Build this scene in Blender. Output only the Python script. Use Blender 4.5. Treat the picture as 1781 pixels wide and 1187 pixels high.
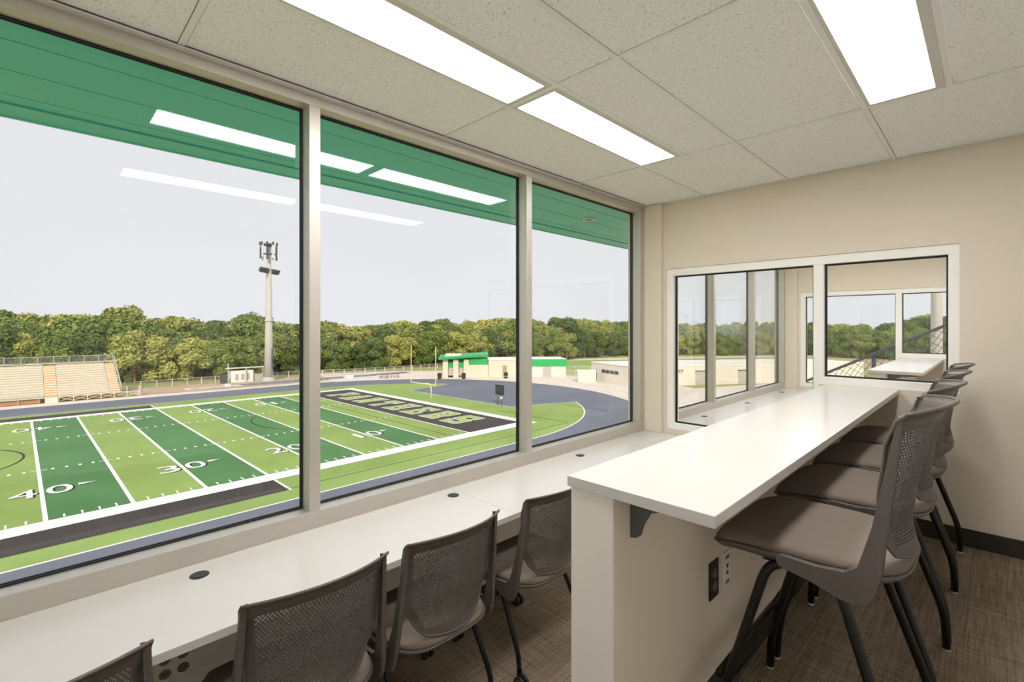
import bpy, math, random
from mathutils import Vector, Matrix
random.seed(7)
for o in list(bpy.data.objects): bpy.data.objects.remove(o)
S = bpy.context.scene
COL = S.collection
R2 = 2 ** .5
CAMZ = 1.643                      # eye above the lower floor (z = 0)
FPX, PX0, PY0 = 833., 890.5, 568. # focal length and principal row of the 1781 x 1187 photograph

# ------------------------------------------------------------------ camera
cd = bpy.data.cameras.new('camera'); cam = bpy.data.objects.new('camera', cd); COL.objects.link(cam)
cam.location = (0, 0, CAMZ); cam.rotation_euler = (math.pi / 2, 0, math.radians(45))
cd.sensor_width = 36; cd.lens = 36 * FPX / 1781; cd.shift_y = (PY0 - 593.5) / 1781
cd.clip_start = .02; cd.clip_end = 3000
S.camera = cam

# ------------------------------------------------------------------ sky, sun, exposure
w = bpy.data.worlds.new('sky'); S.world = w; w.use_nodes = True
nt = w.node_tree; nt.nodes.clear()
out = nt.nodes.new('ShaderNodeOutputWorld'); bg = nt.nodes.new('ShaderNodeBackground')
tc = nt.nodes.new('ShaderNodeTexCoord'); no = nt.nodes.new('ShaderNodeTexNoise'); mx = nt.nodes.new('ShaderNodeMix')
mx.data_type = 'RGBA'; no.inputs['Scale'].default_value = 1.3; no.inputs['Detail'].default_value = 3
mx.inputs[6].default_value = (.80, .805, .86, 1); mx.inputs[7].default_value = (.90, .91, .93, 1)
nt.links.new(tc.outputs['Generated'], no.inputs['Vector']); nt.links.new(no.outputs[0], mx.inputs[0])
nt.links.new(mx.outputs[2], bg.inputs[0]); bg.inputs[1].default_value = 1.0
nt.links.new(bg.outputs[0], out.inputs[0])
sd = bpy.data.lights.new('sun', 'SUN'); sun = bpy.data.objects.new('sun', sd); COL.objects.link(sun)
sd.energy = 3.0; sd.color = (1, .86, .66); sd.angle = math.radians(9)
sun.location = (60, -40, 60)
sun.rotation_euler = Vector((-1, .75, -.78)).to_track_quat('-Z', 'Y').to_euler()
LIGHT = 19.0                      # radiance of the ceiling light diffusers
S.view_settings.view_transform = 'Standard'; S.view_settings.look = 'None'
S.view_settings.exposure = 0.0; S.view_settings.gamma = 1

# ------------------------------------------------------------------ materials
def lin(c):
    c = [v / 255 for v in c]
    return tuple(v / 12.92 if v <= .04045 else ((v + .055) / 1.055) ** 2.4 for v in c) + (1,)
MATS = {}
def mat(name, col, rough=.5, metal=0, var=.0, vscale=8, bump=0, bscale=200, spec=.5, stretch=None):
    m = bpy.data.materials.new(name); m.use_nodes = True
    n = m.node_tree.nodes; L = m.node_tree.links; b = n['Principled BSDF']
    c = lin(col); b.inputs['Base Color'].default_value = c
    b.inputs['Roughness'].default_value = rough; b.inputs['Metallic'].default_value = metal
    b.inputs['Specular IOR Level'].default_value = spec
    t = n.new('ShaderNodeTexCoord'); src = t.outputs['Object']
    if stretch:
        mp = n.new('ShaderNodeMapping'); mp.inputs['Scale'].default_value = stretch
        L.new(src, mp.inputs[0]); src = mp.outputs[0]
    if var:
        q = n.new('ShaderNodeTexNoise'); q.inputs['Scale'].default_value = vscale; q.inputs['Detail'].default_value = 4
        L.new(src, q.inputs['Vector'])
        r = n.new('ShaderNodeMapRange'); r.inputs['From Min'].default_value = .3; r.inputs['From Max'].default_value = .7
        r.inputs['To Min'].default_value = 1 - var; r.inputs['To Max'].default_value = 1 + var
        L.new(q.outputs[0], r.inputs[0])
        v = n.new('ShaderNodeVectorMath'); v.operation = 'SCALE'; v.inputs[0].default_value = c[:3]
        L.new(r.outputs[0], v.inputs['Scale']); L.new(v.outputs[0], b.inputs['Base Color'])
    if bump:
        q2 = n.new('ShaderNodeTexNoise'); q2.inputs['Scale'].default_value = bscale; L.new(src, q2.inputs['Vector'])
        bp = n.new('ShaderNodeBump'); bp.inputs['Strength'].default_value = bump; bp.inputs['Distance'].default_value = .002
        L.new(q2.outputs[0], bp.inputs['Height']); L.new(bp.outputs[0], b.inputs['Normal'])
    MATS[name] = m
    return m
def emis(name, col, s):
    m = bpy.data.materials.new(name); m.use_nodes = True; n = m.node_tree.nodes; n.clear()
    e = n.new('ShaderNodeEmission'); e.inputs[0].default_value = col + (1,); e.inputs[1].default_value = s
    o = n.new('ShaderNodeOutputMaterial'); m.node_tree.links.new(e.outputs[0], o.inputs[0]); MATS[name] = m
    return m
def glassmat(name, tint, f0):
    m = bpy.data.materials.new(name); m.use_nodes = True; n = m.node_tree.nodes; n.clear(); L = m.node_tree.links
    t = n.new('ShaderNodeBsdfTransparent'); t.inputs[0].default_value = tint + (1,)
    g = n.new('ShaderNodeBsdfGlossy'); g.inputs['Roughness'].default_value = 0
    lw = n.new('ShaderNodeLayerWeight'); lw.inputs[0].default_value = .5
    p = n.new('ShaderNodeMath'); p.operation = 'POWER'; p.inputs[1].default_value = 5; L.new(lw.outputs['Facing'], p.inputs[0])
    ma = n.new('ShaderNodeMath'); ma.operation = 'MULTIPLY_ADD'; ma.inputs[1].default_value = 1 - f0; ma.inputs[2].default_value = f0
    L.new(p.outputs[0], ma.inputs[0])
    x = n.new('ShaderNodeMixShader'); L.new(ma.outputs[0], x.inputs[0]); L.new(t.outputs[0], x.inputs[1]); L.new(g.outputs[0], x.inputs[2])
    o = n.new('ShaderNodeOutputMaterial'); L.new(x.outputs[0], o.inputs[0]); MATS[name] = m
    return m
mat('paint', (226, 214, 197), .75, var=.015, vscale=3, bump=.08, bscale=350)
mat('paint_light', (236, 231, 223), .7, var=.015, vscale=3)
mat('paint_bounce', (246, 244, 241), .7)  # for the unseen walls only, whitened to bounce more light into the room
mat('laminate', (210, 205, 200), .2, var=.012, vscale=4)
mat('alum', (204, 198, 190), .5, .7, var=.02, vscale=5)
mat('frame_white', (246, 243, 238), .45, var=.01)
mat('gasket', (18, 19, 22), .6)
mat('baseboard', (46, 40, 34), .5, var=.05)
mat('tbar', (240, 239, 236), .5)
mat('light_frame', (216, 212, 204), .45)
emis('diffuser', (1.0, .985, .96), LIGHT)
glassmat('glass', (.988, .994, .991), .036)
mat('plastic', (92, 84, 79), .45, var=.03, vscale=20, bump=.05, bscale=600)
mat('fabric', (122, 109, 98), .9, var=.12, vscale=300, bump=.5, bscale=900)
mat('black_metal', (13, 12, 12), .35, .0, spec=.4)
mat('rubber', (28, 27, 27), .6)
mat('glide', (190, 186, 178), .5)
mat('steel_grey', (92, 94, 92), .5, .3)
mat('plate_black', (40, 35, 31), .4)
mat('plate_white', (232, 226, 214), .4)
mat('socket_dark', (120, 108, 98), .4)
mat('grommet', (44, 46, 54), .4)
mat('soffit', (62, 200, 188), .35, var=.03, vscale=2)
mat('outer_wall', (200, 192, 180), .8, var=.04, vscale=1)
# outdoors
mat('turf_light', (146, 172, 98), .95, var=.13, vscale=.12, spec=.1)
mat('turf_dark', (90, 136, 88), .95, var=.13, vscale=.12, spec=.1)
mat('white_line', (245, 245, 242), .8)
mat('black_line', (30, 34, 30), .9)
mat('endzone_black', (62, 58, 58), .9, var=.12, vscale=.3)
mat('letter_green', (168, 186, 104), .9)
mat('track', (110, 116, 132), .9, var=.12, vscale=.15, stretch=(.25, 1, 1))
mat('concrete', (226, 216, 206), .9, var=.05, vscale=.4)
mat('dirt', (188, 164, 140), .95, var=.15, vscale=.3)
mat('bleach', (232, 222, 206), .45, var=.03, vscale=1)
mat('rust', (214, 164, 112), .7, var=.12, vscale=3)
mat('brick', (196, 142, 108), .85, var=.1, vscale=4)
mat('galv', (190, 190, 186), .45, .2)
mat('galv_dark', (84, 88, 92), .5, .2)
mat('pole', (196, 192, 190), .6, var=.04, vscale=2)
mat('panel_white', (228, 228, 226), .5)
mat('goal_yellow', (238, 226, 170), .5)
mat('dark_board', (38, 46, 44), .5)
mat('tan_block', (232, 214, 196), .85, var=.04, vscale=.8)
mat('tan_block2', (232, 226, 214), .85, var=.03, vscale=.6)
mat('roof_white', (246, 244, 240), .7)
mat('trim_green', (28, 176, 92), .4)
mat('door_tan', (170, 150, 128), .6)
mat('window_dark', (60, 58, 58), .3)
mat('shutter', (186, 182, 174), .6)
mat('bark', (168, 126, 84), .9, var=.2, vscale=2)
mat('sign_letters', (110, 110, 112), .5)
mat('brown_wood', (150, 120, 96), .8)

def node_ground():
    m = bpy.data.materials.new('ground'); m.use_nodes = True; n = m.node_tree.nodes; L = m.node_tree.links; b = n['Principled BSDF']
    t = n.new('ShaderNodeTexCoord'); q = n.new('ShaderNodeTexNoise'); q.inputs['Scale'].default_value = .02; q.inputs['Detail'].default_value = 6
    L.new(t.outputs['Object'], q.inputs['Vector']); r = n.new('ShaderNodeValToRGB')
    r.color_ramp.elements[0].position = .38; r.color_ramp.elements[0].color = lin((150, 158, 92))
    r.color_ramp.elements[1].position = .62; r.color_ramp.elements[1].color = lin((186, 178, 124))
    L.new(q.outputs[0], r.inputs[0]); L.new(r.outputs[0], b.inputs['Base Color']); b.inputs['Roughness'].default_value = 1
    b.inputs['Specular IOR Level'].default_value = .05
    MATS['ground'] = m
node_ground()
def node_carpet():
    m = bpy.data.materials.new('carpet'); m.use_nodes = True; n = m.node_tree.nodes; L = m.node_tree.links; b = n['Principled BSDF']
    t = n.new('ShaderNodeTexCoord'); prev = None
    for sc, to in (((170, 5, 1), 1), ((5, 170, 1), 1), ((500, 500, 1), 1)):
        mp = n.new('ShaderNodeMapping'); mp.inputs['Scale'].default_value = sc; L.new(t.outputs['Object'], mp.inputs[0])
        q = n.new('ShaderNodeTexNoise'); q.inputs['Scale'].default_value = 1; q.inputs['Detail'].default_value = 3; L.new(mp.outputs[0], q.inputs['Vector'])
        if prev is None: prev = q.outputs[0]
        else:
            a = n.new('ShaderNodeMath'); a.operation = 'ADD'; L.new(prev, a.inputs[0]); L.new(q.outputs[0], a.inputs[1]); prev = a.outputs[0]
    r = n.new('ShaderNodeValToRGB'); e = r.color_ramp.elements
    mr = n.new('ShaderNodeMapRange'); mr.inputs['From Min'].default_value = 1.15; mr.inputs['From Max'].default_value = 1.85; L.new(prev, mr.inputs[0])
    e[0].position = 0; e[0].color = lin((100, 86, 72)); e[1].position = 1; e[1].color = lin((162, 145, 126))
    L.new(mr.outputs[0], r.inputs[0]); L.new(r.outputs[0], b.inputs['Base Color']); b.inputs['Roughness'].default_value = 1
    b.inputs['Specular IOR Level'].default_value = .1
    bp = n.new('ShaderNodeBump'); bp.inputs['Strength'].default_value = .5; bp.inputs['Distance'].default_value = .003
    L.new(prev, bp.inputs['Height']); L.new(bp.outputs[0], b.inputs['Normal'])
    MATS['carpet'] = m
node_carpet()
def node_tile():
    m = bpy.data.materials.new('ceiling_tile'); m.use_nodes = True; n = m.node_tree.nodes; L = m.node_tree.links; b = n['Principled BSDF']
    t = n.new('ShaderNodeTexCoord'); v = n.new('ShaderNodeTexNoise'); v.inputs['Scale'].default_value = 210; v.inputs['Detail'].default_value = 2
    L.new(t.outputs['Object'], v.inputs['Vector']); r = n.new('ShaderNodeValToRGB'); e = r.color_ramp.elements
    e[0].position = .30; e[0].color = lin((120, 112, 104)); e[1].position = .36; e[1].color = lin((247, 246, 244))
    L.new(v.outputs[0], r.inputs[0]); L.new(r.outputs[0], b.inputs['Base Color']); b.inputs['Roughness'].default_value = .95
    bp = n.new('ShaderNodeBump'); bp.inputs['Strength'].default_value = .3; bp.inputs['Distance'].default_value = .001
    L.new(v.outputs[0], bp.inputs['Height']); L.new(bp.outputs[0], b.inputs['Normal'])
    MATS['ceiling_tile'] = m
node_tile()
def node_leaf():
    m = bpy.data.materials.new('leaves'); m.use_nodes = True; n = m.node_tree.nodes; L = m.node_tree.links; b = n['Principled BSDF']
    oi = n.new('ShaderNodeObjectInfo'); r = n.new('ShaderNodeValToRGB'); e = r.color_ramp.elements
    e[0].position = 0; e[0].color = lin((92, 112, 62)); e[1].position = 1; e[1].color = lin((186, 186, 104))
    k = e.new(.5); k.color = lin((128, 148, 74)); k = e.new(.75); k.color = lin((156, 162, 88))
    t = n.new('ShaderNodeTexCoord'); q = n.new('ShaderNodeTexNoise'); q.inputs['Scale'].default_value = .9; L.new(t.outputs['Object'], q.inputs['Vector'])
    mr = n.new('ShaderNodeMapRange'); mr.inputs['From Min'].default_value = .3; mr.inputs['From Max'].default_value = .7
    mr.inputs['To Min'].default_value = -.28; mr.inputs['To Max'].default_value = .28; L.new(q.outputs[0], mr.inputs[0])
    a = n.new('ShaderNodeMath'); L.new(oi.outputs['Random'], a.inputs[0]); L.new(mr.outputs[0], a.inputs[1])
    L.new(a.outputs[0], r.inputs[0]); L.new(r.outputs[0], b.inputs['Base Color']); b.inputs['Roughness'].default_value = .7
    b.inputs['Specular IOR Level'].default_value = .15
    MATS['leaves'] = m
node_leaf()
def node_mesh():
    m = bpy.data.materials.new('chain_link_far'); m.use_nodes = True; n = m.node_tree.nodes; n.clear(); L = m.node_tree.links
    t = n.new('ShaderNodeBsdfTransparent'); d = n.new('ShaderNodeBsdfDiffuse'); d.inputs[0].default_value = lin((180, 180, 172))
    x = n.new('ShaderNodeMixShader'); x.inputs[0].default_value = .16
    L.new(t.outputs[0], x.inputs[1]); L.new(d.outputs[0], x.inputs[2]); o = n.new('ShaderNodeOutputMaterial'); L.new(x.outputs[0], o.inputs[0])
    MATS['chain_link_far'] = m
node_mesh()

# ------------------------------------------------------------------ mesh helpers
GZ = CAMZ - 12.82                                   # stadium ground level
FA = math.radians(45.9)
UX = ((math.cos(FA) - math.sin(FA)) / R2, (math.cos(FA) + math.sin(FA)) / R2)
FROT = math.atan2(UX[1], UX[0])                     # field frame: local x along the sideline, local y across the field
def fw(u, v, z=0):
    c, s = math.cos(FROT), math.sin(FROT)
    return Vector((u * c - v * s, u * s + v * c, GZ + z))
def gpx(px, py=None, d=None):                       # photo pixel on the ground -> world x, y
    if d is None: d = FPX * 12.82 / (py - PY0)
    r = (px - PX0) / FPX * d
    return (r - d) / R2, (r + d) / R2
ORG = {}
class MB:
    def __init__(s): s.v = []; s.f = []
    def add(s, vs, fs):
        k = len(s.v); s.v += [tuple(p) for p in vs]; s.f += [tuple(i + k for i in f) for f in fs]; return s
    def box(s, x0, x1, y0, y1, z0, z1):
        x0, x1 = min(x0, x1), max(x0, x1); y0, y1 = min(y0, y1), max(y0, y1); z0, z1 = min(z0, z1), max(z0, z1)
        return s.add([(x0, y0, z0), (x1, y0, z0), (x1, y1, z0), (x0, y1, z0), (x0, y0, z1), (x1, y0, z1), (x1, y1, z1), (x0, y1, z1)],
              [(0, 3, 2, 1), (4, 5, 6, 7), (0, 1, 5, 4), (1, 2, 6, 5), (2, 3, 7, 6), (3, 0, 4, 7)])
    def prism(s, poly, z0, z1, ax=2):               # polygon extruded along ax
        n = len(poly)
        def P(p, z): return (p[0], p[1], z) if ax == 2 else ((p[0], z, p[1]) if ax == 1 else (z, p[0], p[1]))
        vs = [P(p, z0) for p in poly] + [P(p, z1) for p in poly]
        fs = [tuple(range(n - 1, -1, -1)), tuple(range(n, 2 * n))] + [(i, (i + 1) % n, n + (i + 1) % n, n + i) for i in range(n)]
        return s.add(vs, fs)
    def bar(s, a, b, wx, wz=None):                  # square bar from a to b
        a, b = Vector(a), Vector(b); wz = wz or wx; d = (b - a).normalized()
        up = Vector((0, 0, 1)) if abs(d.z) < .95 else Vector((1, 0, 0))
        sx = d.cross(up).normalized() * wx / 2; sz = sx.cross(d).normalized() * wz / 2
        vs = [p + i * sx + j * sz for p in (a, b) for i, j in ((-1, -1), (1, -1), (1, 1), (-1, 1))]
        return s.add(vs, [(0, 1, 2, 3), (7, 6, 5, 4), (0, 4, 5, 1), (1, 5, 6, 2), (2, 6, 7, 3), (3, 7, 4, 0)])
    def tube(s, path, r, n=10, cap=True):
        path = [Vector(p) for p in path]; m = len(path); rs = r if isinstance(r, (list, tuple)) else [r] * m
        ref = None; rings = []
        for i, p in enumerate(path):
            d = (path[min(i + 1, m - 1)] - path[max(i - 1, 0)]).normalized()
            if ref is None: ref = Vector((0, 0, 1)) if abs(d.z) < .9 else Vector((1, 0, 0))
            a = d.cross(ref).normalized(); b = a.cross(d).normalized(); ref = b
            rings.append([p + rs[i] * (math.cos(2 * math.pi * k / n) * a + math.sin(2 * math.pi * k / n) * b) for k in range(n)])
        vs = [q for g in rings for q in g]
        fs = [(i * n + k, i * n + (k + 1) % n, (i + 1) * n + (k + 1) % n, (i + 1) * n + k) for i in range(m - 1) for k in range(n)]
        if cap: fs += [tuple(range(n - 1, -1, -1)), tuple(range((m - 1) * n, m * n))]
        return s.add(vs, fs)
    def disc(s, c, r, z0, z1, n=24): return s.prism([(c[0] + r * math.cos(2 * math.pi * k / n), c[1] + r * math.sin(2 * math.pi * k / n)) for k in range(n)], z0, z1)
    def quad(s, *p): return s.add(p, [tuple(range(len(p)))])
    def build(s, name, m, parent=None, smooth=False, bevel=0, frame='W', share=None):
        me = bpy.data.meshes.new(name)
        if parent is not None: o0 = ORG.get(parent.name, (0, 0, 0))
        else:
            xs = [p[0] for p in s.v]; ys = [p[1] for p in s.v]; zs = [p[2] for p in s.v]
            o0 = ((min(xs) + max(xs)) / 2, (min(ys) + max(ys)) / 2, min(zs))
        me.from_pydata([(p[0] - o0[0], p[1] - o0[1], p[2] - o0[2]) for p in s.v], [], s.f)
        me.materials.append(MATS[m]); me.update()
        if smooth: me.polygons.foreach_set('use_smooth', [True] * len(me.polygons))
        o = bpy.data.objects.new(name, me); COL.objects.link(o)
        if parent is not None:
            o.parent = parent; ORG[o.name] = o0
        else:
            ORG[o.name] = o0
            if frame == 'F': o.location = fw(*o0); o.rotation_euler.z = FROT
            else: o.location = o0
        if bevel:
            b = o.modifiers.new('bevel', 'BEVEL'); b.width = bevel; b.segments = 2; b.limit_method = 'ANGLE'
        if smooth == 'edge':
            pass
        return o
def tag(o, label, cat=None, group=None, kind=None):
    o['label'] = label
    if cat: o['category'] = cat
    if group: o['group'] = group
    if kind: o['kind'] = kind
    return o
def thing(name, label, cat, org=(0, 0, 0), frame='W', rz=0, group=None, kind=None):
    o = bpy.data.objects.new(name, None); COL.objects.link(o); o.empty_display_size = .1
    ORG[o.name] = org
    if frame == 'F': o.location = fw(*org); o.rotation_euler.z = FROT + rz
    elif frame == 'L': o.location = org; o.rotation_euler.z = rz; ORG[o.name] = (0, 0, 0)
    else: o.location = org; o.rotation_euler.z = rz
    return tag(o, label, cat, group, kind)
def copy_tree(o, parent=None):
    c = o.copy(); COL.objects.link(c); c.parent = parent
    if o.name in ORG: ORG[c.name] = ORG[o.name]
    for ch in [k for k in o.children]: copy_tree(ch, c)
    return c
def B(*a): return MB().box(*a)
def ordinal(i): return ['first', 'second', 'third', 'fourth', 'fifth', 'sixth', 'seventh', 'eighth', 'ninth', 'tenth', 'eleventh', 'twelfth', 'thirteenth', 'fourteenth', 'fifteenth', 'sixteenth', 'seventeenth', 'eighteenth', 'nineteenth', 'twentieth'][i] if i < 20 else str(i + 1) + 'th'

# ------------------------------------------------------------------ the rooms
CEIL, UF, DESK, BAR = 2.690, .372, .737, 1.247
XF, XG, XO = -2.142, -2.225, -2.30                  # window frame face, glass, outer face
Y0, Y1, Y1B, Y2, XR = -.62, 3.82, 3.94, 7.88, 1.1
HEAD, SILL = 2.631, .814

# ground floor slabs with carpet tiles
def carpet(parent, x0, x1, y0, y1, z, step=.61):
    ny = max(1, round((y1 - y0) / step)); nx = max(1, round((x1 - x0) / step)); g = .0007
    hx, hy = (x1 - x0) / nx, (y1 - y0) / ny
    for i in range(nx):
        for j in range(ny):
            t = MB().box(x0 + i * hx + g, x0 + (i + 1) * hx - g, y0 + j * hy + g, y0 + (j + 1) * hy - g, z - .006, z)
            t.build('carpet_tile', 'carpet', parent)
fl = tag(B(XO, -.725, Y0, Y1, -.2, -.006).build('floor', 'outer_wall'), 'brown woven carpet tile floor beneath the mesh chairs', kind='structure')
carpet(fl, XF, -.79, Y0, Y1, 0)
fu = tag(B(-.725, XR, Y0, Y1, -.2, UF - .006).build('floor', 'outer_wall'), 'raised brown carpet floor beneath the tall stools', kind='structure')
carpet(fu, -.725, XR, Y0, 1.02, UF); carpet(fu, -.662, XR, 1.02, Y1, UF)
f2 = tag(B(XO, -.725, Y1B, Y2, -.2, 0).build('floor', 'carpet'), 'lower carpet floor of the next room beyond the glass', kind='structure')
f3 = tag(B(-.725, XR, Y1B, Y2, -.2, UF).build('floor', 'carpet'), 'raised carpet floor of the next room beyond the glass', kind='structure')

# walls
wl = tag(B(XO, XF, Y0, Y2 + .15, 0, DESK).build('wall_left', 'paint_light'), 'cream wall below the long window ribbon', kind='structure')
wr = tag(B(XR, XR + .12, Y0, Y2 + .15, 0, CEIL).build('wall_right', 'paint_bounce'), 'unseen wall behind the camera, whitened to bounce light', kind='structure')
wf = tag(B(XO, XR, Y0 - .12, Y0, 0, CEIL).build('wall_front', 'paint_bounce'), 'unseen end wall left of the camera, whitened to bounce light', kind='structure')
WX0, WX1, WXM, WT, WBL, WBR = -1.96, -.129, -.84, 2.130, .775, 1.247
def endwall(y0, y1, name, label):
    m = MB()
    m.box(XO, WX0, y0, y1, 0, CEIL); m.box(WX1, XR, y0, y1, 0, CEIL); m.box(WX0, WX1, y0, y1, WT, CEIL)
    m.box(WX0, WXM, y0, y1, 0, WBL); m.box(WXM, WX1, y0, y1, 0, WBR)
    return tag(m.build(name, 'paint'), label, kind='structure')
we = endwall(Y1, Y1B, 'wall_back', 'beige end wall with an interior window above the counters')
B(XF, -1.985, 3.776, Y1, DESK, CEIL).build('pilaster', 'paint', we, bevel=.003)
we2 = endwall(Y2, Y2 + .15, 'wall_back', 'beige far wall of the next room, pierced by an outside window')
B(XF, -1.985, 7.82, Y2, DESK, CEIL).build('pilaster', 'paint', we2, bevel=.003)
B(XF, -1.985, Y1B, 4.0, DESK, CEIL).build('pilaster', 'paint', we, bevel=.003)
def baseboard(name, b, label): return tag(B(*b).build(name, 'baseboard', bevel=.002), label, kind='structure')
baseboard('baseboard_back', (-.662, XR, Y1 - .012, Y1, UF, UF + .1), 'dark rubber baseboard along the beige end wall')
baseboard('baseboard_left', (XF, XF + .012, Y0, Y1, 0, .1), 'dark rubber baseboard under the window counter')

# low wall carrying the bar
for (a, b, lab) in ((1.02, Y1, 'low beige wall carrying the raised bar counter'), (5.385, Y2, 'low wall under the bar counter of the next room')):
    pw = tag(B(-.79, -.662, a, b, 0, BAR - .028).build('wall_middle', 'paint', bevel=.004), lab, kind='structure')
    if a < 2:
        B(-.7905, -.6615, a - .006, a - .0005, 0, BAR - .028).build('lit_end_face', 'paint_light', pw)  # paler sheet on the wall end, window light put into its colour
baseboard('baseboard_middle', (-.662, -.650, 1.02, Y1 - .012, UF, UF + .1), 'dark rubber baseboard at the foot of the low wall')

# ribbon windows
def ribbon(name, label, ms, y0, y1):
    root = thing(name, label, None, ((XF + XO) / 2, (y0 + y1) / 2, DESK), kind='structure')
    B(XG - .014, XF, y0, y1, HEAD, CEIL + .02).build('head_rail', 'alum', root, bevel=.002)
    B(XF, XF + .02, y0, y1, CEIL - .022, CEIL - .012).build('ceiling_angle', 'alum', root)
    B(XF, XF + .012, y0, y1, CEIL - .012, CEIL - .001).build('ceiling_angle', 'tbar', root)
    B(XG - .014, XF, y0, y1, DESK, SILL).build('sill_rail', 'alum', root, bevel=.002)
    for a, b in ms: B(XG - .014, XF, a, b, SILL, HEAD).build('mullion', 'alum', root, bevel=.002)
    for (a, b), (c, d) in zip(ms[:-1], ms[1:]):
        g = MB(); k = .007
        for x0, x1 in ((XG + .004, XG + .011), (XG - .011, XG - .004)):
            g.box(x0, x1, b, c, SILL, SILL + k); g.box(x0, x1, b, c, HEAD - k, HEAD)
            g.box(x0, x1, b, b + k, SILL + k, HEAD - k); g.box(x0, x1, c - k, c, SILL + k, HEAD - k)
        g.build('gasket', 'gasket', root)
        B(XG - .003, XG + .003, b, c, SILL, HEAD).build('pane', 'glass', root)
    return root
ribbon('window_1', 'long aluminium window ribbon looking onto the football field', [(-.545, -.495), (.868, .9185), (2.28, 2.33), (3.706, 3.776)], Y0, 3.776)
ribbon('window_2', 'aluminium window ribbon of the next room behind the glass', [(3.94, 4.0), (5.266, 5.316), (6.52, 6.57), (7.76, 7.82)], 3.94, 7.82)
B(XO, XF, 3.776, 3.94, DESK, CEIL).build('wall_post', 'paint', we)

def crosswin(name, label, y0, gy, d):
    root = thing(name, label, None, ((WX0 + WX1) / 2, y0, WBL), kind='structure')
    ya, yb = y0, y0 + d
    B(WX0, WX1, ya, yb, 2.070, WT).build('head_rail', 'frame_white', root, bevel=.002)
    B(WX0, -1.90, ya, yb, WBL, 2.07).build('jamb', 'frame_white', root, bevel=.002)
    B(-.179, WX1, ya, yb, WBR, 2.07).build('jamb', 'frame_white', root, bevel=.002)
    B(-.873, -.81, ya, yb, WBL, 2.07).build('mullion', 'frame_white', root, bevel=.002)
    B(-1.90, -.873, ya, yb, WBL, .825).build('sill_rail', 'frame_white', root, bevel=.002)
    B(-.81, -.179, ya, yb, WBR, 1.298).build('sill_rail', 'frame_white', root, bevel=.002)
    for a, b, c in ((-1.90, -.873, .825), (-.81, -.179, 1.298)):
        g = MB(); k = .010
        for p, q in ((gy - .012, gy - .004), (gy + .004, gy + .012)):
            g.box(a, b, p, q, c, c + k); g.box(a, b, p, q, 2.07 - k, 2.07); g.box(a, a + k, p, q, c + k, 2.07 - k); g.box(b - k, b, p, q, c + k, 2.07 - k)
        g.build('gasket', 'gasket', root)
        B(a, b, gy - .003, gy + .003, c, 2.07).build('pane', 'glass', root)
crosswin('window_3', 'white framed interior window in the beige end wall', Y1 + .012, Y1 + .058, .096)
crosswin('window_4', 'white framed outside window at the far end of the next room', Y2 + .012, Y2 + .075, .126)

# ceilings with tiles, grid bars
def ceiling(y0, y1, ys, lights, label, detail):
    c = tag(B(XO, XR + .12, y0, y1, CEIL + .03, CEIL + .2).build('ceiling', 'tbar'), label, kind='structure')
    xs = [XF, -1.632, -1.334, -1.035, -.428, -.127, .18, .79, XR]
    yy = [y0] + ys + [y1]
    lit = set(lights); half = (2, 5)                # one-foot dividers exist only beside the lights
    for j in range(len(yy) - 1):
        inner = j in (1, 2)
        ex = [x for k, x in enumerate(xs) if inner or k not in half]
        for a, b in zip(ex[:-1], ex[1:]):
            if inner and (xs.index(a), j) in lit: continue
            B(a + .0135, b - .0135, yy[j] + .0135, yy[j + 1] - .0135, CEIL + .004, CEIL + .02).build('ceiling_tile', 'ceiling_tile', c)
    for k, x in enumerate(xs[1:-1], 1):
        a, b = (yy[1], yy[3]) if k in half else (y0, y1)
        B(x - .011, x + .011, a, b, CEIL, CEIL + .006).build('grid_bar', 'tbar', c)
    for y in ys: B(XF, XR, y - .011, y + .011, CEIL + .0005, CEIL + .0065).build('grid_bar', 'tbar', c)
    return [(xs[i], xs[i + 1], yy[j], yy[j + 1]) for i, j in lights]
def light(b, label, grp):
    x0, x1, y0, y1 = b
    t = thing('ceiling_light', label, 'ceiling light', ((x0 + x1) / 2, (y0 + y1) / 2, CEIL), group=grp)
    f = MB(); k = .022
    x0 += .012; x1 -= .012; y0 += .012; y1 -= .012
    f.box(x0, x1, y0, y0 + k, CEIL + .001, CEIL + .02); f.box(x0, x1, y1 - k, y1, CEIL + .001, CEIL + .02)
    f.box(x0, x0 + k * .6, y0 + k, y1 - k, CEIL + .001, CEIL + .02); f.box(x1 - k * 1.5, x1, y0 + k, y1 - k, CEIL + .001, CEIL + .02)
    f.build('frame', 'light_frame', t)
    B(x0 + k * .6, x1 - k * 1.5, y0 + k, y1 - k, CEIL + .006, CEIL + .012).build('diffuser', 'diffuser', t)
L1 = ceiling(Y0 - .12, Y1, [.39, 1.611, 2.83], [(1, 1), (1, 2), (4, 1), (4, 2)], 'speckled white suspended tile ceiling of the room', True)
for b, lab in zip(L1, ('lit ceiling panel at the photo top nearest the window', 'lit ceiling panel ending beside the middle window mullion',
                       'lit ceiling panel above the camera over the stool side', 'lit ceiling panel above the bar stools near the end wall')):
    light(b, lab, 'recessed ceiling light panels')
L2 = ceiling(Y1B, Y2 + .15, [4.6, 5.82, 7.04], [(1, 1), (1, 2), (4, 1), (4, 2)], 'white tile ceiling of the next room', False)
for b, lab in zip(L2, ('next-room ceiling panel over the counter by the glass', 'next-room ceiling panel over the counter by the far wall',
                       'next-room ceiling panel over the raised floor by the glass', 'next-room ceiling panel over the far bar')):
    light(b, lab, 'ceiling light panels of the next room')
tag(B(XO, XR + .12, Y1, Y1B, CEIL, CEIL + .2).build('trim_1', 'tbar'), 'partition head above the end wall', kind='structure')
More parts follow.
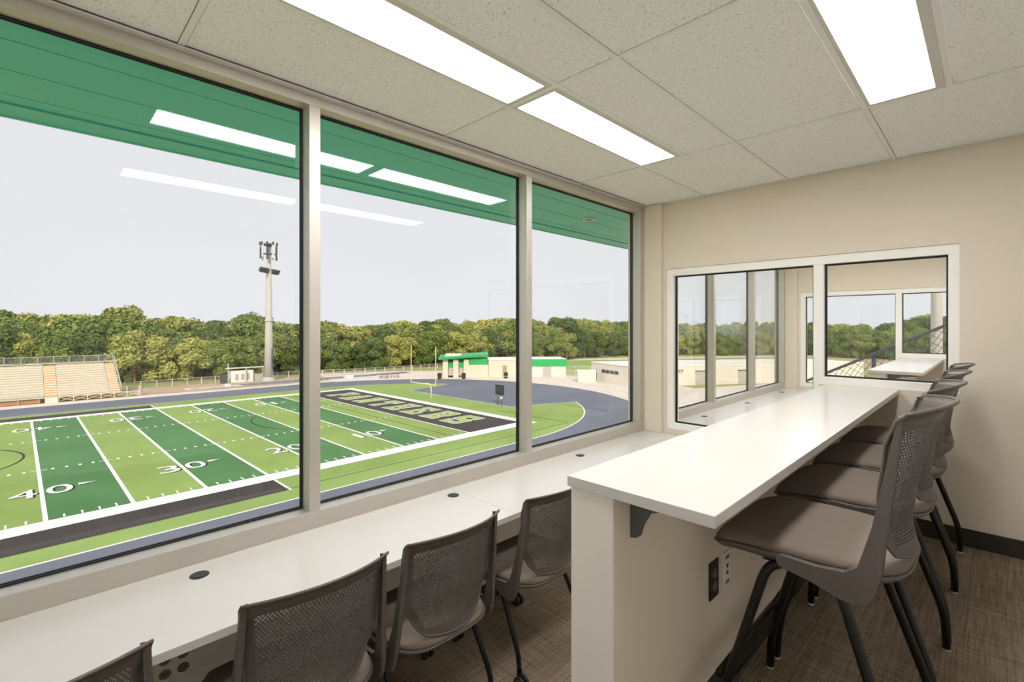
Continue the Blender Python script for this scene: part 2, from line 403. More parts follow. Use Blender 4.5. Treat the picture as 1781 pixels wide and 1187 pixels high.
tag(B(-2.30, XR + .2, Y0 - .2, Y2 + .3, CEIL + .2, CEIL + .45).build('roof', 'outer_wall'), 'flat roof over the press box rooms', kind='structure')
tag(B(XO, XR + .12, Y0 - .12, Y2 + .15, GZ, -.2).build('wall_outer', 'outer_wall'), 'outer wall carrying the press box', kind='structure')

# green soffit outside, boards one by one
SZ = 2.71
so = thing('soffit', 'green metal soffit boards under the roof overhang outside the window', None, (-2.9, 2, SZ), kind='structure')
cuts = [-2.236, -2.585, -2.89, -3.195, -3.31]
for a, b in zip(cuts[:-1], cuts[1:]):
    B(b + .004, a - .004, -4, 8.4, SZ, SZ + .02).build('soffit_board', 'soffit', so)
for a, b in ((-4, 2.905), (2.907, 8.4)):
    B(-3.495, -3.316, a, b, SZ - .008, SZ + .03).build('fascia_board', 'soffit', so)
    B(-3.52, -3.495, a, b, SZ - .012, SZ + .28).build('fascia_board', 'soffit', so)
B(-3.495, -2.236, -4, 8.4, SZ + .03, SZ + .2).build('soffit_backing', 'gasket', so)
dl = thing('soffit_downlight', 'round white downlight set in the green soffit', 'downlight', (-2.82, 3.90, SZ))
MB().tube([(-2.82 + .055 * math.cos(a * math.pi / 12), 3.90 + .055 * math.sin(a * math.pi / 12), SZ - .004) for a in range(25)], .012, 6, False).build('trim_ring', 'panel_white', dl, smooth=True)
MB().disc((-2.82, 3.90), .045, SZ - .003, SZ).build('lens', 'steel_grey', dl)

# ------------------------------------------------------------------ counters
def counter(y0, y1, seams, groms, label):
    t = thing('window_counter', label, 'counter', ((XF - 1.626) / 2, (y0 + y1) / 2, DESK - .028))
    ys = [y0] + seams + [y1]
    for a, b in zip(ys[:-1], ys[1:]):
        B(XF + .001, -1.626, a + .0006, b - .0006, DESK - .028, DESK).build('countertop', 'laminate', t, bevel=.002)
    B(XF, XF + .03, y0, y1, DESK - .09, DESK - .028).build('wall_cleat', 'paint_light', t)
    for y in [y0 + .25 + k * 1.1 for k in range(int((y1 - y0) / 1.1) + 1)]:
        if y < y1 - .05: MB().prism([(XF + .03, DESK - .028), (-1.78, DESK - .028), (-1.78, DESK - .05), (XF + .03, DESK - .30)], y - .006, y + .006, 1).build('bracket', 'steel_grey', t)
    for gy in groms:
        g = MB().disc((-2.036, gy), .031, DESK, DESK + .0025, 28); gg = g.build('grommet', 'grommet', t, bevel=.001)
        MB().disc((-2.036, gy + .002), .024, DESK + .0025, DESK + .004, 24).build('cap', 'grommet', gg)
    return t
counter(Y0, Y1, [1.648], [.428, 1.592, 2.712], 'long white laminate counter under the field window')
counter(Y1B, Y2, [], [4.77, 5.97, 7.26], 'white laminate window counter in the next room behind glass')

def barcounter(y0, y1, label, brs):
    t = thing('bar_counter', label, 'counter', (-.6, (y0 + y1) / 2, BAR - .028))
    B(-.797, -.4065, y0, y1 - .002, BAR - .028, BAR).build('bar_top', 'laminate', t, bevel=.002)
    for y in brs:
        pts = [(-.662, BAR - .028), (-.45, BAR - .028), (-.45, BAR - .046), (-.56, BAR - .058), (-.605, BAR - .075), (-.625, BAR - .11), (-.634, BAR - .14), (-.645, BAR - .148), (-.662, BAR - .152)]
        MB().prism(pts, y - .004, y + .004, 1).build('bracket', 'steel_grey', t)
barcounter(1.004, Y1, 'raised white bar counter on the low beige wall', [1.10, 1.97, 2.84, 3.6])
barcounter(5.37, Y2, 'white bar counter in the next room seen through the glass', [5.5, 6.6, 7.6])

# wall plates
def duplex(x, y, z, label, m1, m2, name, ports):
    t = thing(name, label, 'wall plate', (x, y, z - .06))
    B(x, x + .006, y - .036, y + .036, z - .062, z + .062).build('cover_plate', m1, t, bevel=.002)
    for dz in ports:
        if m2 == 'socket_dark':
            q = MB().prism([(y + .017 * math.cos(a * math.pi / 8), z + dz + .015 * math.sin(a * math.pi / 8)) for a in range(16)], x + .006, x + .008, 0).build('receptacle', m2, t)
            for k in (-1, 1): B(x + .008, x + .0085, y + k * .006 - .0012, y + k * .006 + .0012, z + dz - .003, z + dz + .006).build('slot', 'gasket', q)
        else:
            B(x + .006, x + .0075, y - .006, y + .006, z + dz - .006, z + dz + .006).build('jack', 'gasket', t)
    return t
duplex(-.662, 1.619, .792, 'dark duplex power outlet on the low bar wall', 'plate_black', 'socket_dark', 'power_outlet', (-.021, .021))
p = duplex(-.662, 1.728, .789, 'white data jack plate beside the dark outlet', 'plate_white', 'jack', 'data_plate', (-.012, .012))
for dz in (-.043, .043): B(-.656, -.6555, 1.712, 1.744, .789 + dz - .006, .789 + dz + .006).build('print_patch', 'socket_dark', p)
q = thing('power_outlet', 'cream four socket outlet under the window counter', 'wall plate', (XF, .368, .34))
B(XF, XF + .012, .306, .430, .335, .46).build('cover_plate', 'plate_white', q, bevel=.003)
for yy in (.340, .396):
    for zz in (.372, .423):
        r_ = MB().prism([(yy + .019 * math.cos(a * math.pi / 8), zz + .017 * math.sin(a * math.pi / 8)) for a in range(16)], XF + .012, XF + .014, 0).build('receptacle', 'socket_dark', q)
        for k in (-1, 1): B(XF + .014, XF + .0145, yy + k * .006 - .0012, yy + k * .006 + .0012, zz - .003, zz + .006).build('slot', 'gasket', r_)
p = thing('data_plate', 'cream data plate under the window counter beside the outlet', 'wall plate', (XF, .495, .34))
B(XF, XF + .008, .459, .531, .335, .46).build('cover_plate', 'plate_white', p, bevel=.002)
B(XF + .008, XF + .009, .475, .515, .385, .41).build('label_window', 'paint_light', p)

# ------------------------------------------------------------------ chairs and stools
def interp(pts, t):
    for (a, b), (c, d) in zip(pts[:-1], pts[1:]):
        if t <= c:
            k = (t - a) / (c - a); k = k * k * (3 - 2 * k) * .5 + k * .5
            return b + (d - b) * k
    return pts[-1][1]
XC = [(0, .213), (.2, .199), (.45, .210), (.83, .240), (1, .268), (1.06, .292)]
WD = [(0, .128), (.18, .168), (.38, .207), (.6, .213), (1.06, .228)]
def surf(s, t, off=0):
    def P(s, t):
        wdt = interp(WD, t); dl = .034 + .045 * t
        z = .015 + .372 * t + .016 * (1 - s * s) * t - .016 * (1 - min(1, t / .18)) ** 2 * (abs(s) ** 2.5) * -1
        return Vector((interp(XC, t) - dl * s * s, wdt * s, z))
    p = P(s, t)
    if off:
        e = .004; a = P(s + e, t) - P(s - e, t); b = P(s, t + e) - P(s, t - e)
        p = p + a.cross(b).normalized() * off
    return p
def back_panel():
    m = MB(); TH = .0017; nr = 38; nc = 36
    T0, T1, SM = .10, .93, .86
    def cell(s0, s1, t0, t1, hole):
        cs, ct = (s0 + s1) / 2, (t0 + t1) / 2
        outer = [(s0, t0), (cs, t0), (s1, t0), (s1, ct), (s1, t1), (cs, t1), (s0, t1), (s0, ct)]
        if not hole:
            q = [outer[i] for i in (0, 2, 4, 6)]
            for off, fl in ((TH, False), (-TH, True)):
                vs = [surf(a, b, off) for a, b in q]; m.add(vs, [(0, 1, 2, 3) if not fl else (3, 2, 1, 0)])
            return
        hs, ht = (s1 - s0) * .38, (t1 - t0) * .40
        inner = [(cs - hs * .72, ct - ht * .72), (cs, ct - ht), (cs + hs * .72, ct - ht * .72), (cs + hs, ct), (cs + hs * .72, ct + ht * .72), (cs, ct + ht), (cs - hs * .72, ct + ht * .72), (cs - hs, ct)]
        A = [surf(a, b, TH) for a, b in outer] + [surf(a, b, TH) for a, b in inner]
        C = [surf(a, b, -TH) for a, b in inner]; D = [surf(a, b, -TH) for a, b in outer]
        fs = []
        for k in range(8):
            l = (k + 1) % 8
            fs += [(k, l, 8 + l, 8 + k), (8 + k, 8 + l, 16 + l, 16 + k), (16 + k, 16 + l, 24 + l, 24 + k)]
        m.add(A + C + D, fs)
    for j in range(nr):
        t0 = T0 + (T1 - T0) * j / nr; t1 = T0 + (T1 - T0) * (j + 1) / nr
        sh = .5 if j % 2 else 0
        edges = [-SM] + [-SM + 2 * SM * (i + sh) / nc for i in range(0 if sh else 1, nc)] + [SM]
        for a, b in zip(edges[:-1], edges[1:]):
            cell(a, b, t0, t1, (b - a) > 2 * SM / nc * .8)
        for k in range(2):
            for a, b in ((-1, -SM), (SM, 1)):
                q0, q1 = a + (b - a) * k / 2, a + (b - a) * (k + 1) / 2
                cell(q0, q1, t0, t1, False)
    for (ta, tb, n) in ((0, T0, 4), (T1, 1.06, 6)):
        for j in range(n):
            for i in range(24):
                cell(-1 + i / 12, -1 + (i + 1) / 12, ta + (tb - ta) * j / n, ta + (tb - ta) * (j + 1) / n, False)
    return m
def back_rim():
    pts = [(-1 + i / 12, 1.06) for i in range(25)] + [(1, 1.06 - 1.06 * i / 20) for i in range(1, 21)] + [(1 - i / 8, 0) for i in range(1, 17)] + [(-1, 1.06 * i / 20) for i in range(1, 21)]
    return MB().tube([surf(a, b) for a, b in pts], .0048, 8, True)
def se(c, n): return math.copysign(abs(c) ** (2 / n), c)
def seat_loft(rings, n=44):
    m = MB(); k = len(rings); vs = []
    for (x0, x1, hw, z, nn, drop) in rings:
        for i in range(n):
            a = 2 * math.pi * i / n; cx = (x0 + x1) / 2; hx = (x1 - x0) / 2
            nn2 = nn if math.cos(a) > 0 else nn * 2.2
            c, s_ = se(math.cos(a), nn2), se(math.sin(a), nn2)
            x = cx + hx * c; y = hw * s_ * (1 - .10 * max(0, c) ** 2)
            dz = -drop * max(0, (-x - .10) / .15) ** 2
            vs.append((x, y, z + dz))
    fs = [(r * n + i, r * n + (i + 1) % n, (r + 1) * n + (i + 1) % n, (r + 1) * n + i) for r in range(k - 1) for i in range(n)]
    fs += [tuple(range(n - 1, -1, -1)), tuple(range((k - 1) * n, k * n))]
    return m.add(vs, fs)
def cushion():
    return seat_loft([(-.20, .15, .17, -.012, 3.2, .02), (-.252, .205, .226, -.012, 3.6, .024), (-.258, .211, .231, .0, 3.6, .024), (-.250, .204, .225, .012, 3.6, .024), (-.225, .185, .206, .019, 3.4, .022), (-.15, .12, .14, .021, 3, .01), (-.05, .04, .05, .020, 2.5, 0)])
def shell():
    return seat_loft([(-.14, .12, .15, -.052, 3, 0), (-.20, .165, .20, -.045, 3.4, .01), (-.248, .20, .232, -.026, 3.8, .022), (-.262, .214, .238, -.010, 3.8, .024), (-.256, .208, .232, -.008, 3.8, .024), (-.20, .15, .17, -.010, 3.2, .02)])
def side_frame(sg):
    # flat blade from the top corner of the back down to the seat side, then forward under the seat edge
    poly = [(.204, .404), (.194, .404), (.171, .27), (.145, .12), (.117, .022), (.092, .002), (.03, -.006), (-.055, -.004), (-.068, -.018), (-.06, -.036), (.02, -.052), (.085, -.072), (.115, -.075), (.138, -.066), (.152, -.040), (.166, .02), (.176, .12), (.192, .27)]
    def yy(z): return .236 - .022 * max(0, min(1, (z + .02) / .40))
    m = MB(); n = len(poly)
    vs = [(x, sg * (yy(z) - .004 + (.0 if z > .1 else .004)), z) for x, z in poly] + [(x, sg * (yy(z) + .014), z) for x, z in poly]
    fs = [(i, (i + 1) % n, n + (i + 1) % n, n + i) for i in range(n)]
    # caps as strips between mirrored outline halves
    h = n // 2
    for base in (0, n):
        for i in range(h - 1):
            a, b, c, d = i, i + 1, n - 2 - i, n - 1 - i
            if b == c: break
            fs.append((base + d, base + a, base + b, base + c))
    if sg < 0: fs = [f[::-1] for f in fs]
    return m.add(vs, fs)
def curve(pts, n=6, r=.05):
    pts = [Vector(p) for p in pts]; out = [pts[0]]
    for i in range(1, len(pts) - 1):
        a, b, c = pts[i - 1], pts[i], pts[i + 1]
        ra = min(r, (a - b).length * .45); rc = min(r, (c - b).length * .45)
        p, q = b + (a - b).normalized() * ra, b + (c - b).normalized() * rc
        for k in range(n + 1):
            t = k / n; out.append(p * (1 - t) ** 2 + b * 2 * t * (1 - t) + q * t * t)
    out.append(pts[-1]); return out
def make_seat(name, label, cat, hs, legs, caster, group):
    t = thing(name, label, cat, frame='L', group=group)
    def put(mb, nm, m, z=hs, parent=None, sm=False, bv=0):
        mb.v = [(a, b, c + z) for a, b, c in mb.v]
        return mb.build(nm, m, parent or t, smooth=sm, bevel=bv)
    bk = put(back_panel(), 'backrest', 'plastic')
    put(back_rim(), 'rim', 'plastic', parent=bk, sm=True)
    for sg in (-1, 1): put(side_frame(sg), 'side_frame', 'plastic', bv=.003)
    put(shell(), 'seat_shell', 'plastic', sm=True)
    put(cushion(), 'cushion', 'fabric', sm=True)
    for sg in (-1, 1):
        put(MB().tube([(-.12, sg * .17, -.052), (.09, sg * .17, -.052)], .012, 10), 'seat_rail', 'black_metal', sm=True)
        for nm in ('front', 'rear'):
            pts, rr = legs[nm]
            pts = [(x, sg * y, z) for x, y, z in pts]
            lg = MB().tube(curve(pts, 7, .06), rr, 12).build('leg', 'black_metal', t, smooth=True)
            x, y, z = pts[-1]
            if caster:
                k = MB().tube([(x, y, z), (x, y, z - .014)], .013, 10)
                k.tube([(x + .012, y - .019, .030), (x + .012, y + .019, .030)], .017, 12)
                for dy in (-1, 1): k.tube([(x + .012, y + dy * .007, .029), (x + .012, y + dy * .021, .029)], .029, 18)
                cc = k.build('caster', 'rubber', t)
                for dy in (-1, 1): MB().tube([(x + .012, y + dy * .0208, .029), (x + .012, y + dy * .0222, .029)], .022, 16).build('hub', 'steel_grey', cc)
            else:
                MB().tube([(x, y, .008), (x, y, 0)], .0135, 12).build('glide', 'glide', t)
    if not caster:
        x = legs['front'][0][-2]
        MB().tube([(-.222, -.243, .235), (-.222, .243, .235)], .011, 10).build('foot_rail', 'black_metal', t, smooth=True)
        MB().tube([(-.205, -.243, .19), (-.205, .243, .19)], .007, 8).build('foot_rail', 'black_metal', t, smooth=True)
    return t
stool_legs = {'front': ([(.0, .17, .60), (-.095, .212, .605), (-.222, .245, .14), (-.23, .25, .008)], .0135),
              'rear': ([(.02, .17, .60), (.075, .215, .59), (.225, .262, .14), (.23, .266, .008)], .0135)}
chair_legs = {'front': ([(.0, .17, .41), (-.10, .205, .41), (-.295, .222, .15), (-.31, .225, .07)], .0115),
              'rear': ([(-.04, .17, .41), (.02, .212, .40), (.155, .228, .15), (.164, .23, .07)], .0115)}
SX = -.3525
st_lab = ['black mesh-back bar stool nearest the camera at the bar', 'second mesh-back bar stool from the camera at the bar',
          'third mesh-back bar stool from the camera at the bar', 'mesh-back bar stool farthest from the camera, by the end wall']
stool = make_seat('bar_stool', st_lab[0], 'stool', .650, stool_legs, False, 'bar stools along the raised counter')
for i, (y, a) in enumerate(((1.693, 0), (2.268, .15), (2.843, -.15), (3.418, 0))):
    o = stool if i == 0 else copy_tree(stool)
    o.location = (SX, y, UF); o.rotation_euler.z = math.radians(a); o['label'] = st_lab[i]
ch_lab = ['mesh-back chair cut off at the bottom left corner, by the outlet', 'large mesh-back caster chair second from the left at window counter',
          'mesh-back caster chair third from the left at window counter', 'mesh-back caster chair half hidden by the end of the bar']
chair = make_seat('task_chair', ch_lab[0], 'chair', .455, chair_legs, True, 'caster chairs along the window counter')
for i, (y, a) in enumerate(((-.02, 0), (.636, 0), (1.162, 1), (1.795, -.5))):
    o = chair if i == 0 else copy_tree(chair)
    o.location = (-1.678, y, 0); o.rotation_euler.z = math.radians(a); o['label'] = ch_lab[i]

# ------------------------------------------------------------------ stadium ground
tag(MB().quad((-700, -500, GZ - .06), (400, -500, GZ - .06), (400, 800, GZ - .06), (-700, 800, GZ - .06)).build('ground', 'ground'), 'dry grassy ground around the stadium', kind='structure')
VC, UC, RI, RO = 67.1, 41.1, 30.8, 40.1
def arc(r, a0, a1, n): return [(UC + r * math.cos(math.radians(a0 + (a1 - a0) * i / n)), VC + r * math.sin(math.radians(a0 + (a1 - a0) * i / n))) for i in range(n + 1)]
def flat(poly, z, m, name, parent=None, frame='F'):
    mb = MB(); mb.add([(a, b, z) for a, b in poly], [tuple(range(len(poly)))]); return mb.build(name, m, parent, frame=frame)
UL = -70
def strip(o_pts, i_pts, z, m, name, parent=None):
    mb = MB(); n = len(o_pts); mb.add([(a, b, z) for a, b in i_pts + o_pts], [(i, n + i, n + i + 1, i + 1) for i in range(n - 1)]); return mb.build(name, m, parent, frame='F')
tr = tag(strip([(UL, VC - RO)] + arc(RO, -90, 90, 64) + [(UL, VC + RO)], [(UL, VC - RI)] + arc(RI, -90, 90, 64) + [(UL, VC + RI)], .0, 'track', 'running_track'),
         'slate blue running track around the football field', kind='structure')
inn = [(UL, VC - RI)] + arc(RI, -90, 90, 64) + [(UL, VC + RI)]
tf = tag(flat(inn, -.02, 'turf_light', 'football_field'), 'striped green artificial turf football field with white lines', kind='structure')
# apron of pale concrete around the bend and along the far straight
strip(arc(RO + 22, -75, 76, 60), arc(RO, -75, 76, 60), -.02, 'concrete', 'pavement')
strip(arc(RO + 60, -85, -24, 40), arc(RO + 22, -85, -24, 40), -.03, 'concrete', 'plaza')
tag(bpy.data.objects['plaza'], 'pale concrete plaza in front of the entry hall', kind='structure')
tag(bpy.data.objects['pavement'], 'pale concrete paving between track bend and buildings', kind='structure')
tag(flat([(-60, 107.2), (41, 107.2), (52, 107.0), (58, 110.2), (40, 110.0), (-60, 113.5)], -.01, 'concrete', 'walkway'), 'pale concrete strip between far track and bleachers', kind='structure')
tag(flat([(15, 111), (52, 110), (72, 104), (78, 116), (62, 121), (50, 124.5), (16, 124.5)], -.03, 'dirt', 'dirt_yard'), 'brown dirt yard behind the far straight', kind='structure')
tag(flat([(34, 113.2), (76, 112.2), (76, 116.2), (34, 117.5)], -.015, 'track', 'service_lane'), 'grey asphalt lane beyond the far straight', kind='structure')
# D-zone
fu0 = 54.6
dz_poly = [(fu0, 53.3), (66.3, 48.6)] + [p for p in arc(RI + .05, -38, 32, 30) if 48.9 < p[1] < 84.0] + [(66.3, 84.0), (fu0, 81.4)]
flat(dz_poly, .005, 'track', 'jump_area', tf)
def seg(name, a, b, wdt, m='white_line', z=.012, parent=tf):
    a, b = Vector(a), Vector(b); d = (b - a).normalized(); n = Vector((-d.y, d.x)) * wdt / 2
    return flat([tuple(a - n), tuple(b - n), tuple(b + n), tuple(a + n)], z, m, name, parent)
seg('border_line', (fu0, 53.3), (fu0, 81.4), .18); seg('border_line', (fu0, 53.3), (66.3, 48.6), .18); seg('border_line', (fu0, 81.4), (66.3, 84.0), .18)
strip([(UL, VC - RI - .08)] + arc(RI + .08, -90, -37, 40), [(UL, VC - RI + .1)] + arc(RI - .12, -90, -37, 40), .012, 'white_line', 'lane_line', tf)
strip(arc(RI + .08, 33, 90, 30) + [(UL, VC + RI + .08)], arc(RI - .08, 33, 90, 30) + [(UL, VC + RI - .08)], .012, 'white_line', 'lane_line', tf)
# turf panels every five yards
NS, FS = 43.95, 91.2
Y5 = 4.572; U40 = 1.28; GOAL = U40 + 8 * Y5
for k in range(-9, 8):
    a = U40 + k * Y5
    flat([(a, NS), (a + Y5, NS), (a + Y5, FS), (a, FS)], -.012, 'turf_dark' if k % 2 == 0 else 'turf_light', 'turf_panel', tf)
flat([(GOAL, NS), (GOAL + 8.9, NS), (GOAL + 8.9, FS), (GOAL, FS)], -.004, 'endzone_black', 'end_zone', tf)
for k in range(-9, 9): seg('yard_line', (U40 + k * Y5, NS), (U40 + k * Y5, FS), .26 if k else .26)
flat([(UL, NS - 1.9), (GOAL + 10.2, NS - 1.9), (GOAL + 10.2, NS), (UL, NS)], .01, 'white_line', 'sideline', tf)
flat([(UL, FS), (GOAL + 10.2, FS), (GOAL + 10.2, FS + 1.7), (UL, FS + 1.7)], .01, 'white_line', 'sideline', tf)
flat([(GOAL + 8.9, NS - 1.9), (GOAL + 10.4, NS - 1.9), (GOAL + 10.4, FS + 1.7), (GOAL + 8.9, FS + 1.7)], .011, 'white_line', 'end_line', tf)
flat([(UL, 38.7), (14.8, 38.7), (14.8, 42.05), (UL, 42.05)], .004, 'endzone_black', 'team_box', tf); seg('box_line', (14.9, 38.5), (14.9, 42.1), .2)
flat([(UL, FS + 1.7), (14.9, FS + 1.7), (14.9, 95.9), (UL, 95.9)], .004, 'endzone_black', 'team_box', tf); seg('box_line', (15, FS + 1.7), (15, 96), .2)
hm = MB()
def hq(mb, u0, u1, v0, v1, z=.012): mb.add([(u0, v0, z), (u1, v0, z), (u1, v1, z), (u0, v1, z)], [(0, 1, 2, 3)])
for k in range(-45, 40):
    u = U40 + k * Y5 / 5
    if k % 5 == 0:
        for v in (59.7, 75.3): hq(hm, u - .55, u + .55, v - .08, v + .08, .014)
        continue
    for v in (59.7, 75.3): hq(hm, u - .11, u + .11, v - .28, v + .28)
    hq(hm, u - .06, u + .06, NS + .1, NS + .85); hq(hm, u - .06, u + .06, FS - .85, FS - .1)
ho = hm.build('hash_marks', 'white_line', tf); ho['kind'] = 'stuff'
# other painted lines of the turf: black soccer lines and circle
cm = [(U40 - 4.572 * 2 + 9.15 * math.cos(a * math.pi / 32) * .98, 67.5 + 9.15 * math.sin(a * math.pi / 32)) for a in range(65)]
mb = MB(); pts2 = [(UC - 41.1 - 7.8 + 8.3 * math.cos(a * math.pi / 32), 67.5 + 8.3 * math.sin(a * math.pi / 32)) for a in range(65)]
ins = [(UC - 41.1 - 7.8 + 8.14 * math.cos(a * math.pi / 32), 67.5 + 8.14 * math.sin(a * math.pi / 32)) for a in range(65)]
strip(pts2, ins, .013, 'black_line', 'centre_circle', tf)
seg('touch_line', (UL, 39.0), (51, 39.0), .06, 'black_line', .013); seg('goal_area_line', (35.3, 44), (35.3, 91), .06, 'black_line', .013)
seg('goal_area_line', (24, 52), (24, 80), .06, 'black_line', .013); seg('touch_line', (51, 39.0), (51, 52), .08, 'black_line', .013)
pa = [(24 + 6 * math.cos(math.radians(a)) + 3.5, 67.5 + 8 * math.sin(math.radians(a))) for a in range(128, 233, 5)]
strip(pa, [(a + .12, b) for a, b in pa], .013, 'black_line', 'penalty_arc', tf)
# numbers
def glyph_mesh(ch, wdt, hgt):
    cu = bpy.data.curves.new('g', 'FONT'); cu.body = ch; cu.size = 1; cu.offset = .004; cu.resolution_u = 6
    ob = bpy.data.objects.new('g', cu); COL.objects.link(ob); bpy.context.view_layer.update()
    me = bpy.data.meshes.new_from_object(ob.evaluated_get(bpy.context.evaluated_depsgraph_get()))
    vs = [v.co.copy() for v in me.vertices]; fs = [tuple(p.vertices) for p in me.polygons]
    bpy.data.objects.remove(ob); bpy.data.curves.remove(cu); bpy.data.meshes.remove(me)
    x0, x1 = min(v.x for v in vs), max(v.x for v in vs); y0, y1 = min(v.y for v in vs), max(v.y for v in vs)
    return [((v.x - x0) / (x1 - x0) * wdt - wdt / 2, (v.y - y0) / (y1 - y0) * hgt - hgt / 2) for v in vs], fs
GL = {c: glyph_mesh(c, 1.55 if c != '1' else .6, 2.5) for c in '01234'}
def number(txt, u, v, flip):
    for k, ch in enumerate(txt):
        du = (-1.02 if k == 0 else 1.02)
        vs, fs = GL[ch]; sgn = -1 if flip else 1
        for z, m, ox in ((.013, 'black_line', .13), (.018, 'white_line', 0)):
            MB().add([(u + sgn * (du + a) + ox, v + sgn * b - ox * .6, z) for a, b in vs], fs).build('yard_number', m, tf)
for k, n in enumerate(('40', '30', '20', '10')):
    u = U40 + 2 * k * Y5
    number(n, u, 51.9, False); number(n, u, 84.2, True)
    for v in (52.4, 84.0):
        for z, m, ox in ((.013, 'black_line', .1), (.018, 'white_line', 0)):
            flat([(u + 2.15 + ox, v - .32 - ox), (u + 3.3 + ox, v - ox), (u + 2.15 + ox, v + .32 - ox)], z, m, 'direction_arrow', tf)
# end zone lettering
def Rr(*a): return a
LET = {'P': [(0, 0, 2.9, 1.15), (.6, 0, 2.1, 7), (0, 5.85, 4.4, 7), (3.4, 3, 4.9, 6.6), (2, 2.6, 4.4, 3.8)],
       'A': [(0, 0, 2, 1.15), (3, 0, 5, 1.15), (.5, 0, 1.8, 5), (3.2, 0, 4.5, 5), (1, 2, 4, 3.1), (1.1, 4.5, 3.9, 7)],
       'N': [(0, 0, 2, 1.15), (.5, 0, 1.8, 7), (0, 5.85, 2.2, 7), (3.2, 0, 4.5, 7), (3, 5.85, 5, 7), (1.6, 3.4, 2.6, 5.8), (2.4, 1.2, 3.4, 3.8)],
       'T': [(1.2, 0, 3.8, 1.15), (1.75, 0, 3.25, 7), (0, 5.85, 5, 7), (0, 4.6, 1, 6), (4, 4.6, 5, 6)],
       'H': [(0, 0, 2.1, 1.15), (2.9, 0, 5, 1.15), (.4, 0, 1.8, 7), (3.2, 0, 4.6, 7), (0, 5.85, 2.1, 7), (2.9, 5.85, 5, 7), (1.5, 2.9, 3.5, 4.1)],
       'E': [(0, 0, 5, 1.15), (.5, 0, 2, 7), (0, 5.85, 5, 7), (1.8, 2.9, 3.8, 4.1), (4, .8, 5, 2.2), (4, 4.8, 5, 6.2)],
       'R': [(0, 0, 2.3, 1.15), (.5, 0, 2, 7), (0, 5.85, 4.4, 7), (3.4, 3.6, 4.9, 6.6), (1.8, 3, 4.4, 4.1), (3.1, 0, 4.5, 3.2), (3.1, 0, 5, 1.15)],
       'S': [(0, 0, 4.6, 1.15), (0, .6, 1, 2.2), (3.5, .5, 5, 3.6), (.4, 2.9, 4.6, 4.1), (0, 3.5, 1.5, 6.5), (.4, 5.85, 5, 7), (4, 4.8, 5, 6.4)]}
for i, ch in enumerate('PANTHERS'):
    v0 = 86.9 - i * 4.92; su, sv = 5.15 / 7, 3.25 / 5; e = .24
    wm, gm = MB(), MB()
    for j, (a, b, c, d) in enumerate(LET[ch]):
        for mbx, ex, z in ((wm, e, .006 + .0006 * j), (gm, 0, .014 + .0006 * j)):
            mbx.add([(40.05 + (b - ex) * su, v0 - (a - ex) * sv, z), (40.05 + (d + ex) * su, v0 - (a - ex) * sv, z), (40.05 + (d + ex) * su, v0 - (c + ex) * sv, z), (40.05 + (b - ex) * su, v0 - (c + ex) * sv, z)], [(3, 2, 1, 0)])
    lo = wm.build('end_zone_letter', 'white_line', tf); gm.build('letter_fill', 'letter_green', lo)

# ------------------------------------------------------------------ stadium things
# bleachers
NR, V0, DV, Z0, DZ = 13, 112.6, .70, 1.25, .365
bl = thing('bleachers', 'white aluminium bleachers across the field at the far left', 'bleachers', (-8, 117, 0), 'F')
secs = [(-34, 3.1), (4.8, 11.6)]
for i in range(NR):
    v, z = V0 + i * DV, Z0 + i * DZ
    for a, b in secs:
        B(a, b, v + .24, v + .58, z + .07, z + .14).build('seat_plank', 'bleach', bl)
        B(a, b, v - .10, v + .30, z - .34, z - .29).build('foot_plank', 'bleach', bl)
        B(a, b, v + .36, v + .38, z - .24, z + .05).build('riser', 'bleach', bl)
    for a, b in ((3.15, 4.75), (11.65, 13.1)):
        B(a, b, v - .34, v + .34, z - .33, z - .28).build('aisle_step', 'bleach', bl); B(a, b, v + .36, v + .40, z - .10, z + .03).build('aisle_nosing', 'bleach', bl)
        B(a, b, v + .34, v + .36, z - .28, z - .10).build('aisle_riser', 'rust', bl)
vt, zt = V0 + NR * DV, Z0 + NR * DZ
B(-34, 13.1, vt, vt + .5, zt - .1, zt).build('top_walkway', 'bleach', bl)
for k in range(20):
    u = 13 - k * 2.1
    if u > -34: MB().bar((u, vt + .4, zt), (u, vt + .4, zt + 1.25), .1).build('rail_post', 'galv', bl)
for z in (.12, 1.25): MB().bar((-34, vt + .4, zt + z), (13.1, vt + .4, zt + z), .08).build('top_rail', 'galv', bl)
MB().quad((-34, vt + .4, zt), (13.1, vt + .4, zt), (13.1, vt + .4, zt + 1.2), (-34, vt + .4, zt + 1.2)).build('rail_mesh', 'chain_link_far', bl)
for z in (.25, .75, 1.15): MB().bar((13.2, V0 - .3, Z0 + z - .3), (13.2, vt + .4, zt + z), .07).build('side_rail', 'galv', bl)
for k in range(5):
    t = k / 4; v, z = V0 - .3 + t * (vt - V0 + .7), Z0 - .3 + t * (zt - Z0 + .3)
    MB().bar((13.2, v, 0), (13.2, v, z + 1.15), .08).build('side_post', 'galv', bl)
B(-34, 3.1, V0 - 1.0, V0 - .1, Z0 - .45, Z0 - .38).build('front_walkway', 'bleach', bl)
B(4.8, 15.8, V0 - 1.0, V0 - .1, Z0 - .45, Z0 - .38).build('front_walkway', 'bleach', bl)
for k in range(7):
    u = 4.9 + k * 1.8
    MB().bar((u, V0 - 1, 0), (u, V0 - 1, Z0 + (.6 if k > 4 or k == 0 else -.3)), .12).build('leg', 'bleach', bl)
    if k < 6:
        MB().bar((u, V0 - 1, .1), (u + 1.8, V0 - 1, .75), .07).build('brace', 'bleach', bl)
        MB().bar((u, V0 - 1, .75), (u + 1.8, V0 - 1, .1), .07).build('brace', 'bleach', bl)
